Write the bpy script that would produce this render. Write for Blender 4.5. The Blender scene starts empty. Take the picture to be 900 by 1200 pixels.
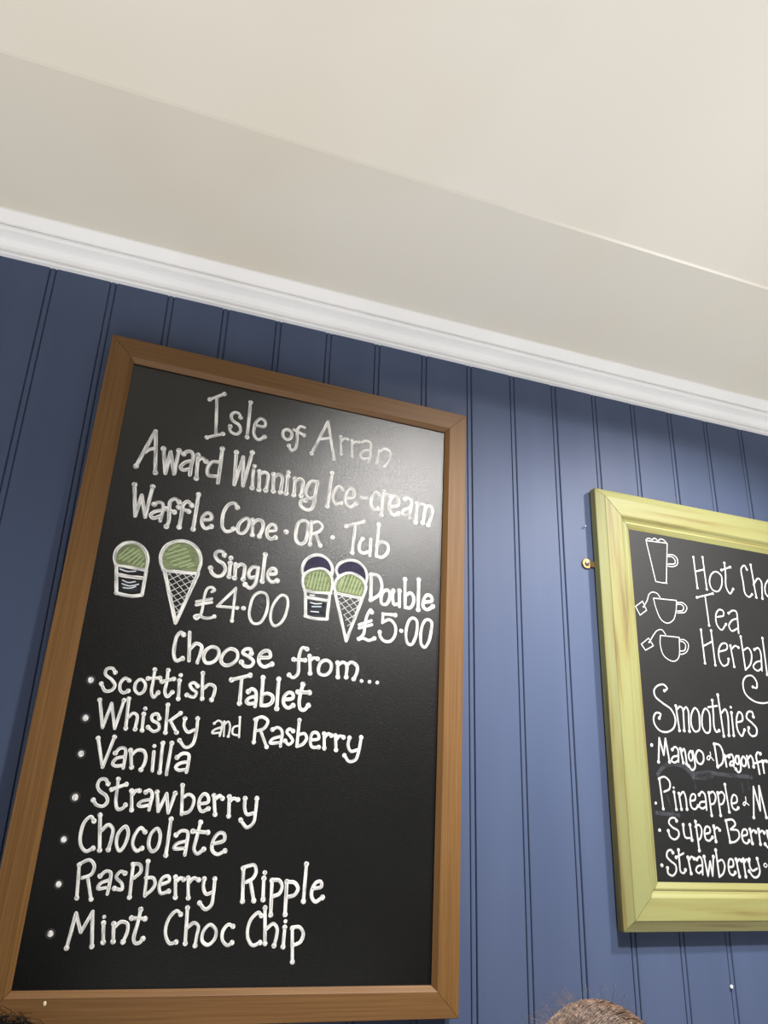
import bpy, bmesh, math, random
from mathutils import Vector, Matrix, noise
random.seed(7)
C = bpy.context.scene.collection
SC = bpy.context.scene
CAM_Z = 1.8            # height of the lens above the floor
D = 1.1934             # distance of the lens from the panelled wall (wall face: y = 0)

# ------------------------------------------------------------------ camera
cam = bpy.data.cameras.new('camera')
cam.sensor_fit = 'HORIZONTAL'; cam.sensor_width = 36.0
cam.lens = 36.0 * 917.0 / 900.0
cam.clip_start = 0.01
camo = bpy.data.objects.new('camera', cam); C.objects.link(camo)
right = Vector((0.93745, -0.34664, 0.03213)); up = Vector((-0.15391, -0.32988, 0.93139)); fwd = Vector((0.31225, 0.87808, 0.36260))
m3 = Matrix((right, up, -fwd)).transposed()
camo.matrix_world = Matrix.Translation((0, -D, CAM_Z)) @ m3.to_4x4()
SC.camera = camo

# ------------------------------------------------------------------ world, lamps, exposure
w = bpy.data.worlds.new('world'); SC.world = w; w.use_nodes = True
# the unseen rest of the tearoom: floor glow from below, shaped to light the ceiling, dim above
wt = w.node_tree; bg = wt.nodes['Background']
wtc = wt.nodes.new('ShaderNodeTexCoord'); wsx = wt.nodes.new('ShaderNodeSeparateXYZ'); wmr = wt.nodes.new('ShaderNodeMapRange')
wmr.inputs['From Min'].default_value = -.95; wmr.inputs['From Max'].default_value = -.25
wmr.inputs['To Min'].default_value = 2.35; wmr.inputs['To Max'].default_value = .09
wt.links.new(wtc.outputs['Generated'], wsx.inputs['Vector']); wt.links.new(wsx.outputs['Z'], wmr.inputs['Value']); 
wl = wt.nodes.new('ShaderNodeMapRange'); wl.inputs['From Min'].default_value = -.75; wl.inputs['From Max'].default_value = -1.0   # unseen glow added from the left to lift the frames' left-facing sides
wl.inputs['To Min'].default_value = 0.0; wl.inputs['To Max'].default_value = 1.0
wad = wt.nodes.new('ShaderNodeMath'); wad.operation = 'ADD'
wt.links.new(wsx.outputs['X'], wl.inputs['Value']); wt.links.new(wmr.outputs['Result'], wad.inputs[0]); wt.links.new(wl.outputs['Result'], wad.inputs[1])
wt.links.new(wad.outputs['Value'], bg.inputs['Strength'])
bg.inputs['Color'].default_value = (1.0, 0.98, 0.955, 1)
def spot(name, loc, aim, energy, size, blend, radius, col=(1, .975, .94)):
    l = bpy.data.lights.new(name, 'SPOT'); l.energy = energy; l.spot_size = math.radians(size); l.spot_blend = blend
    l.shadow_soft_size = radius; l.color = col
    o = bpy.data.objects.new(name, l); C.objects.link(o); o.location = loc
    o.rotation_euler = (Vector(aim) - Vector(loc)).to_track_quat('-Z', 'Y').to_euler()
    return o
spot('ceiling_spot', (0.79, -1.0, CAM_Z + 1.085), (0.84, 0, CAM_Z - 0.95), 165, 105, 1.0, 0.055)
spot('ceiling_spot', (1.27, -0.65, CAM_Z + 0.94), (0.95, 0, CAM_Z - 0.7), 80, 112, 1.0, 0.045)
SC.view_settings.view_transform = 'Standard'; SC.view_settings.look = 'None'
SC.view_settings.gamma = 1.0; SC.view_settings.use_curve_mapping = False
SC.view_settings.exposure = 0.0

# ------------------------------------------------------------------ helpers
def lin(r, g, b):
    f = lambda c: (c/255/12.92) if c/255 <= 0.04045 else ((c/255 + 0.055)/1.055)**2.4
    return (f(r), f(g), f(b), 1)
def mat(name, c1, c2=None, scale=(8, 8, 8), detail=4, rough=0.5, bump=0.0, bscale=None, bdist=0.001, spec=0.5, c3=None, lo=0.35, hi=0.65, bdetail=3, distortion=0.0):
    m = bpy.data.materials.new(name); m.use_nodes = True
    nt = m.node_tree; N = nt.nodes; L = nt.links; b = N['Principled BSDF']
    b.inputs['Roughness'].default_value = rough; b.inputs['Specular IOR Level'].default_value = spec
    b.inputs['Base Color'].default_value = c1
    tc = N.new('ShaderNodeTexCoord')
    if c2:
        mp = N.new('ShaderNodeMapping'); mp.inputs['Scale'].default_value = scale; L.new(tc.outputs['Object'], mp.inputs['Vector'])
        n = N.new('ShaderNodeTexNoise'); n.inputs['Scale'].default_value = 1; n.inputs['Detail'].default_value = detail
        n.inputs['Distortion'].default_value = distortion
        L.new(mp.outputs['Vector'], n.inputs['Vector'])
        r = N.new('ShaderNodeValToRGB'); r.color_ramp.elements[0].position = lo; r.color_ramp.elements[1].position = hi
        r.color_ramp.elements[0].color = c1; r.color_ramp.elements[1].color = c2
        if c3:
            e = r.color_ramp.elements.new((lo + hi)/2); e.color = c3
        L.new(n.outputs['Fac'], r.inputs['Fac']); L.new(r.outputs['Color'], b.inputs['Base Color'])
    if bump:
        mp2 = N.new('ShaderNodeMapping'); mp2.inputs['Scale'].default_value = bscale or scale; L.new(tc.outputs['Object'], mp2.inputs['Vector'])
        n2 = N.new('ShaderNodeTexNoise'); n2.inputs['Scale'].default_value = 1; n2.inputs['Detail'].default_value = bdetail
        L.new(mp2.outputs['Vector'], n2.inputs['Vector'])
        bp = N.new('ShaderNodeBump'); bp.inputs['Strength'].default_value = bump; bp.inputs['Distance'].default_value = bdist
        L.new(n2.outputs['Fac'], bp.inputs['Height']); L.new(bp.outputs['Normal'], b.inputs['Normal'])
    return m
def link(name, mesh, m, parent=None, loc=None, smooth=False):
    o = bpy.data.objects.new(name, mesh); C.objects.link(o)
    if m: mesh.materials.append(m)
    if parent: o.parent = parent
    if loc: o.location = loc
    if smooth:
        for p in mesh.polygons: p.use_smooth = True
    return o
def obj(name, bm, m, parent=None, loc=None, smooth=False, normals=True):
    if normals: bmesh.ops.recalc_face_normals(bm, faces=bm.faces)
    me = bpy.data.meshes.new(name); bm.to_mesh(me); bm.free()
    return link(name, me, m, parent, loc, smooth)
def thing(name, label, cat, loc, rot=(0, 0, 0), group=None):
    o = bpy.data.objects.new(name, None); C.objects.link(o); o.location = loc; o.rotation_euler = rot
    o['label'] = label; o['category'] = cat
    if group: o['group'] = group
    return o
def extrude_x(prof, x0, x1, n=1):
    """closed (y, z) profile swept along x"""
    bm = bmesh.new(); rows = []
    for i in range(n + 1):
        x = x0 + (x1 - x0)*i/n
        rows.append([bm.verts.new((x, y, z)) for y, z in prof])
    k = len(prof)
    for a, b in zip(rows, rows[1:]):
        for j in range(k): bm.faces.new((a[j], a[(j+1) % k], b[(j+1) % k], b[j]))
    bm.faces.new(rows[0]); bm.faces.new(rows[-1])
    return bm
def lathe(bm, prof, centre, axis='y', n=24):
    """(radius, along) profile turned about an axis through centre"""
    rows = []
    for r, a in prof:
        ring = []
        for i in range(n):
            t = 2*math.pi*i/n
            ring.append(bm.verts.new(Vector(centre) + Vector((r*math.cos(t), a, r*math.sin(t)))))
        rows.append(ring)
    for p, q in zip(rows, rows[1:]):
        for i in range(n): bm.faces.new((p[i], p[(i+1) % n], q[(i+1) % n], q[i]))
    bm.faces.new(rows[0]); bm.faces.new(rows[-1])

# ------------------------------------------------------------------ room shell
CH = CAM_Z + 0.877          # ceiling height at the wall
X0, X1 = -1.6, 2.8
blue = mat('blue_wall_paint', lin(69, 81, 109), lin(75, 87, 115), (9, 9, 1.2), 3, 0.5, 0.25, (150, 150, 7), 0.0008, 0.3)
def wall_profile():
    """plan section (x, y) of beaded tongue-and-groove boarding, y negative into the room"""
    pts = []; a, s = -0.2647, 0.095
    k0 = math.floor((X0 - a)/s) + 1; k1 = math.floor((X1 - a)/s)
    pts.append((X0, 0.0))
    rnd = random.Random(3)
    for k in range(k0, k1 + 1):
        c = a + k*s + rnd.uniform(-.0006, .0006)
        off = rnd.uniform(-.0003, .0003)
        pts += [(c - .0062, off), (c - .0054, .0012), (c - .0049, .0034), (c - .0040, .0034), (c - .0034, .0010)]
        for j in range(1, 6):
            t = math.pi*j/6
            pts.append((c - .0034*math.cos(t), .0010 - .0006*math.sin(t)))
        pts += [(c + .0034, .0010), (c + .0040, .0034), (c + .0049, .0034), (c + .0054, .0012), (c + .0062, rnd.uniform(-.0003, .0003))]
    pts.append((X1, 0.0))
    return pts
bm = bmesh.new()
pp = wall_profile(); zs = [0, CH + 0.02]
lo = [bm.verts.new((x, y, 0)) for x, y in pp] + [bm.verts.new((X1, .03, 0)), bm.verts.new((X0, .03, 0))]
hi = [bm.verts.new((x, y, CH + .02)) for x, y in pp] + [bm.verts.new((X1, .03, CH + .02)), bm.verts.new((X0, .03, CH + .02))]
n = len(lo)
for i in range(n): bm.faces.new((lo[i], lo[(i+1) % n], hi[(i+1) % n], hi[i]))
bm.faces.new(lo); bm.faces.new(hi)
o = obj('wall_back', bm, blue); o['kind'] = 'structure'

white = mat('white_gloss_paint', lin(242, 242, 243), lin(248, 248, 249), (6, 6, 6), 3, 0.35, 0.25, (60, 60, 60), 0.001, 0.5)
cz = CAM_Z
corn = [(0.004, cz+.8275), (-.009, cz+.8275), (-.0105, cz+.829), (-.0105, cz+.8315), (-.0085, cz+.8322), (-.0090, cz+.8370), (-.0110, cz+.8415),
        (-.0145, cz+.8455), (-.0195, cz+.8488), (-.0255, cz+.8508), (-.0310, cz+.8515), (-.0350, cz+.8516), (-.0385, cz+.8526), (-.0410, cz+.8545), (-.0420, cz+.8570), (-.0415, cz+.8590),
        (-.0370, cz+.8596), (-.0370, cz+.8606), (-.0455, cz+.8612), (-.0585, cz+.8745), (-.0590, CH+.002), (0.004, CH+.002)]
o = obj('trim_1', extrude_x(corn, X0, X1), white); o['kind'] = 'structure'

cream = mat('cream_ceiling_paint', lin(228, 224, 215), lin(222, 214, 196), (1.7, 1.7, 1.7), 3, 0.6, 0.2, (90, 90, 90), 0.0006, 0.35, lo=.42, hi=.75)
yc = 0.356; sl = math.tan(math.radians(20)); YE = -3.2
cp = [(0.03, CH), (-yc + .004, CH), (-yc + .0018, CH - .0022), (-yc - .0012, CH - .0022), (-yc - .004, CH + .0012), (YE, CH + (-YE - yc)*sl), (YE, CH + (-YE - yc)*sl + .06), (0.03, CH + .06)]
bm = extrude_x(cp, X0, X1)
o = obj('ceiling', bm, cream); o['kind'] = 'structure'
floor_m = mat('floor_boards', lin(176, 158, 134), lin(196, 178, 152), (1.5, 14, 1), 4, 0.5, 0.1)
bm = extrude_x([(0.03, 0), (-.5, 0), (-.5, -.05), (0.03, -.05)], X0, X1)
o = obj('floor', bm, floor_m); o['kind'] = 'structure'

# ------------------------------------------------------------------ picture-frame rails
def mitred_rail(prof, W, H, side, gap=0.0003):
    """one side of a frame round an opening W x H (origin: opening centre); prof = (inset from outer edge, height off the wall)"""
    T = max(d for d, h in prof); hw, hh = W/2 + T, H/2 + T
    bm = bmesh.new(); A = []; B = []
    for d, h in prof:
        if side == 'top':      a, b = (-(hw-d)+gap, hh-d), ((hw-d)-gap, hh-d)
        elif side == 'bottom': a, b = (-(hw-d)+gap, -(hh-d)), ((hw-d)-gap, -(hh-d))
        elif side == 'left':   a, b = (-(hw-d), -(hh-d)+gap), (-(hw-d), (hh-d)-gap)
        else:                  a, b = ((hw-d), -(hh-d)+gap), ((hw-d), (hh-d)-gap)
        A.append(bm.verts.new((a[0], -h, a[1]))); B.append(bm.verts.new((b[0], -h, b[1])))
    k = len(prof)
    for j in range(k): bm.faces.new((A[j], A[(j+1) % k], B[(j+1) % k], B[j]))
    bm.faces.new(A); bm.faces.new(B)
    return bm
def slab(W, H, y0, y1):
    bm = bmesh.new(); bmesh.ops.create_cube(bm, size=1)
    for v in bm.verts: v.co = Vector((v.co.x*W, (y0+y1)/2 + v.co.y*(y1-y0), v.co.z*H))
    return bm

# ------------------------------------------------------------------ hand lettering
def paint_mat(name, c1, c2):
    m = bpy.data.materials.new(name); m.use_nodes = True
    nt = m.node_tree; N = nt.nodes; L = nt.links; b = N['Principled BSDF']
    b.inputs['Roughness'].default_value = .75; b.inputs['Specular IOR Level'].default_value = .15
    uv = N.new('ShaderNodeUVMap'); mp = N.new('ShaderNodeMapping'); mp.inputs['Scale'].default_value = (2.4, 40, 1)
    L.new(uv.outputs['UV'], mp.inputs['Vector'])
    n = N.new('ShaderNodeTexNoise'); n.inputs['Scale'].default_value = 1; n.inputs['Detail'].default_value = 3
    L.new(mp.outputs['Vector'], n.inputs['Vector'])
    r = N.new('ShaderNodeValToRGB'); r.color_ramp.elements[0].position = .38; r.color_ramp.elements[1].position = .58
    r.color_ramp.elements[0].color = c2; r.color_ramp.elements[1].color = c1
    L.new(n.outputs['Fac'], r.inputs['Fac']); L.new(r.outputs['Color'], b.inputs['Base Color'])
    return m
def catmull(p, closed, step):
    out = []; n = len(p)
    segs = n if closed else n - 1
    for i in range(segs):
        if closed: a, b, c, d = p[(i-1) % n], p[i], p[(i+1) % n], p[(i+2) % n]
        else:
            b, c = p[i], p[i+1]
            a = p[i-1] if i > 0 else b*2 - c
            d = p[i+2] if i + 2 < n else c*2 - b
        k = max(3, min(12, int((c-b).length/step)))
        # centripetal parameters keep tight hooks from looping
        ta = 0; tb = ta + max(1e-6, (b-a).length)**.5; tcc = tb + max(1e-6, (c-b).length)**.5; td = tcc + max(1e-6, (d-c).length)**.5
        for j in range(k):
            t = tb + (tcc - tb)*j/k
            A1 = a*((tb-t)/(tb-ta)) + b*((t-ta)/(tb-ta)); A2 = b*((tcc-t)/(tcc-tb)) + c*((t-tb)/(tcc-tb)); A3 = c*((td-t)/(td-tcc)) + d*((t-tcc)/(td-tcc))
            B1 = A1*((tcc-t)/(tcc-ta)) + A2*((t-ta)/(tcc-ta)); B2 = A2*((td-t)/(td-tb)) + A3*((t-tb)/(td-tb))
            out.append(B1*((tcc-t)/(tcc-tb)) + B2*((t-tb)/(tcc-tb)))
    if not closed: out.append(p[-1])
    return out
PROF = ((-1, 0), (-.72, .75), (-.25, 1), (.25, 1), (.72, .75), (1, 0))
class Ink:
    """flat paint strokes laid on a board face (x right, z up, y = -depth)"""
    def __init__(s, depth): s.bm = bmesh.new(); s.uv = s.bm.loops.layers.uv.new('UVMap'); s.d = depth; s.k = 0
    def face(s, vs, uvs):
        try: f = s.bm.faces.new(vs)
        except ValueError: return
        f.smooth = True
        for l, q in zip(f.loops, uvs): l[s.uv].uv = q
    def disc(s, c, r, h, seed, sx=1.0):
        n = 14; rows = []
        for q, hh in ((1, 0), (.75, .8), (.35, 1)):
            rows.append([s.bm.verts.new((c.x + r*q*math.cos(2*math.pi*i/n)*sx, -s.d - h*hh - s.k, c.y + r*q*math.sin(2*math.pi*i/n))) for i in range(n)])
        U = lambda i, q: (seed + .5 + .5*q*math.cos(2*math.pi*i/n), seed + q*.02*math.sin(2*math.pi*i/n))
        for (p, a), (q, b) in (((rows[0], 1), (rows[1], .75)), ((rows[1], .75), (rows[2], .35))):
            for i in range(n):
                j = (i+1) % n
                s.face((p[i], p[j], q[j], q[i]), (U(i, a), U(j, a), U(j, b), U(i, b)))
        s.face(rows[2], [U(i, .35) for i in range(n)])
    def ribbon(s, pts, r, h, closed=False, caps=True):
        seed = random.uniform(0, 50); n = len(pts); rows = []; ln = 0; lens = []
        for i, p in enumerate(pts):
            if closed: t = pts[(i+1) % n] - pts[i-1]
            else: t = pts[min(i+1, n-1)] - pts[max(i-1, 0)]
            if t.length < 1e-9: t = Vector((1, 0))
            t.normalize(); nn = Vector((-t.y, t.x))
            if i: ln += (p - pts[i-1]).length
            lens.append(ln)
            wob = 1 + .10*noise.noise((seed, ln*90, 0))
            rows.append([s.bm.verts.new((p.x + nn.x*r*wob*a, -s.d - h*b - s.k, p.y + nn.y*r*wob*a)) for a, b in PROF])
        R = range(n if closed else n - 1)
        for i in R:
            j = (i+1) % n; la = lens[i]; lb = lens[j] if j else ln + .002
            for q in range(len(PROF) - 1):
                ua = seed + .5 + .5*PROF[q][0]; ub = seed + .5 + .5*PROF[q+1][0]
                s.face((rows[i][q], rows[j][q], rows[j][q+1], rows[i][q+1]), ((ua, la), (ua, lb), (ub, lb), (ub, la)))
        if caps and not closed:
            s.disc(pts[0], r*.98, h, seed); s.disc(pts[-1], r*.98, h, seed)
        s.k += 4e-7
    def fill(s, pts, h):
        v = [s.bm.verts.new((p.x, -s.d - h, p.y)) for p in pts]
        s.face(v, [(p.x*20, p.y*4) for p in pts])
def clip_tri(o, d, tri):
    ts = []
    for i in range(3):
        a, b = tri[i], tri[(i+1) % 3]; e = b - a; den = d.x*e.y - d.y*e.x
        if abs(den) < 1e-9: continue
        t = ((a.x-o.x)*e.y - (a.y-o.y)*e.x)/den; u = ((a.x-o.x)*d.y - (a.y-o.y)*d.x)/den
        if 0 <= u <= 1: ts.append(t)
    return (min(ts), max(ts)) if len(ts) >= 2 else None
M_WHITE = paint_mat('white_chalk_paint', lin(238, 237, 233), lin(168, 168, 168))
M_WHITE2 = paint_mat('bright_white_chalk_paint', lin(196, 196, 196), lin(166, 166, 166))
M_GREEN = paint_mat('green_chalk_paint', lin(132, 143, 106), lin(108, 118, 88))
M_PALE = paint_mat('pale_green_chalk_paint', lin(174, 190, 144), lin(150, 166, 122))
M_PLUM = paint_mat('dark_plum_chalk_paint', lin(58, 54, 76), lin(50, 47, 66))
M_SLATE = paint_mat('thin_grey_chalk', lin(50, 52, 57), lin(34, 35, 38))
M_HALO = paint_mat('grey_chalk_halo', lin(58, 58, 60), lin(46, 46, 48))
M_ICE = paint_mat('fine_white_chalk', lin(222, 228, 236), lin(190, 198, 208))
def smudge_mat():
    m = bpy.data.materials.new('chalk_dust'); m.use_nodes = True
    nt = m.node_tree; N = nt.nodes; L = nt.links; b = N['Principled BSDF']
    b.inputs['Base Color'].default_value = lin(150, 155, 170); b.inputs['Roughness'].default_value = .9
    tc = N.new('ShaderNodeTexCoord'); mp = N.new('ShaderNodeMapping'); mp.inputs['Scale'].default_value = (40, 40, 90)
    n = N.new('ShaderNodeTexNoise'); n.inputs['Scale'].default_value = 1; n.inputs['Detail'].default_value = 4
    r = N.new('ShaderNodeMapRange'); r.inputs['From Min'].default_value = .35; r.inputs['From Max'].default_value = .75
    r.inputs['To Min'].default_value = .02; r.inputs['To Max'].default_value = .13
    L.new(tc.outputs['Object'], mp.inputs['Vector']); L.new(mp.outputs['Vector'], n.inputs['Vector']); L.new(n.outputs['Fac'], r.inputs['Value']); L.new(r.outputs['Result'], b.inputs['Alpha'])
    return m
M_DUST = smudge_mat()
def write(board, panel, depth, dz):
    for b, part, label, data in WRITING:
        if b != board: continue
        layers = {}
        def ink(key):
            if key not in layers: layers[key] = Ink(depth)
            return layers[key]
        for ln in data.split('\n'):
            tk = ln.split(); ty = tk[0]; r = float(tk[1])*(.91e-5 if board == 'A' else .67e-5); q = [float(v)*1e-4 for v in tk[2:]]
            P = [Vector((q[i], q[i+1] + dz)) for i in range(0, len(q), 2)]
            c = ty[0]
            if c == 'F':
                k = {'g': 'green', 'p': 'plum', 's': 'slate'}[ty[1]]
                pts = catmull(P, True, .004) if ty[1] != 's' else P
                ink(k).fill(pts, .00012 if k != 'green' else .00016)
            elif c == 'H': ink('pale').ribbon(P, r, .00026)
            elif c == 'W': ink('ice').ribbon(catmull(P, False, .003), r, .0003)
            elif c == 'M': ink('dust').ribbon(catmull(P, False, .004), r, .00008)
            elif c == 'B':
                I = ink('halo'); I.disc(P[0], r*2.0, .0001, 3)
                ink('white').disc(P[0], r*1.4, .00024, random.uniform(0, 40), .92)
            elif c == 'D': ink('white').disc(P[0], r*1.1, .00024, random.uniform(0, 40), 1.05)
            elif c == 'X':
                cen = (P[0] + P[1] + P[2])/3
                for d in (Vector((1, -.95)).normalized(), Vector((1, .72)).normalized()):
                    nn = Vector((-d.y, d.x))
                    for k in range(-8, 9):
                        oo = cen + nn*r*(k + .3)*1.0; ts = clip_tri(oo, d, P)
                        if ts and ts[1] - ts[0] > .004: ink('white').ribbon([oo + d*ts[0], oo + d*ts[1]], .00052, .00025)
            else:
                I = ink('white')
                if c == 'L':
                    for a, e in zip(P, P[1:]):
                        k = max(2, int((e - a).length/.006))
                        I.ribbon([a.lerp(e, j/k) for j in range(k+1)], r, .0002)
                else:
                    I.ribbon(catmull(P, c == 'C', .0016), r, .0002, closed=(c == 'C'))
                if '^' in ty: I.disc(P[0], r*(1.5 if board == 'A' else 1.85), .00024, random.uniform(0, 40)); I.k += 4e-7
                if '$' in ty: I.disc(P[-1], r*(1.5 if board == 'A' else 1.85), .00024, random.uniform(0, 40)); I.k += 4e-7
        mats = dict(white=M_WHITE if board == 'A' else M_WHITE2, green=M_GREEN, pale=M_PALE, plum=M_PLUM, slate=M_SLATE, halo=M_HALO, ice=M_ICE, dust=M_DUST)
        # one mesh per line or drawing, one material slot per paint
        bm = bmesh.new(); me = bpy.data.meshes.new(part); keys = list(layers)
        for i, k in enumerate(keys):
            tmp = bpy.data.meshes.new('tmp'); layers[k].bm.to_mesh(tmp); layers[k].bm.free()
            n0 = len(bm.faces); bm.from_mesh(tmp); bm.faces.ensure_lookup_table()
            for f in bm.faces[n0:]: f.material_index = i
            bpy.data.meshes.remove(tmp)
        bmesh.ops.recalc_face_normals(bm, faces=bm.faces)
        for f in bm.faces:
            if f.normal.y > 0: f.normal_flip()
        bm.to_mesh(me); bm.free()
        for k in keys: me.materials.append(mats[k])
        o = bpy.data.objects.new(part, me); C.objects.link(o); o.parent = panel; o['label'] = label

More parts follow.
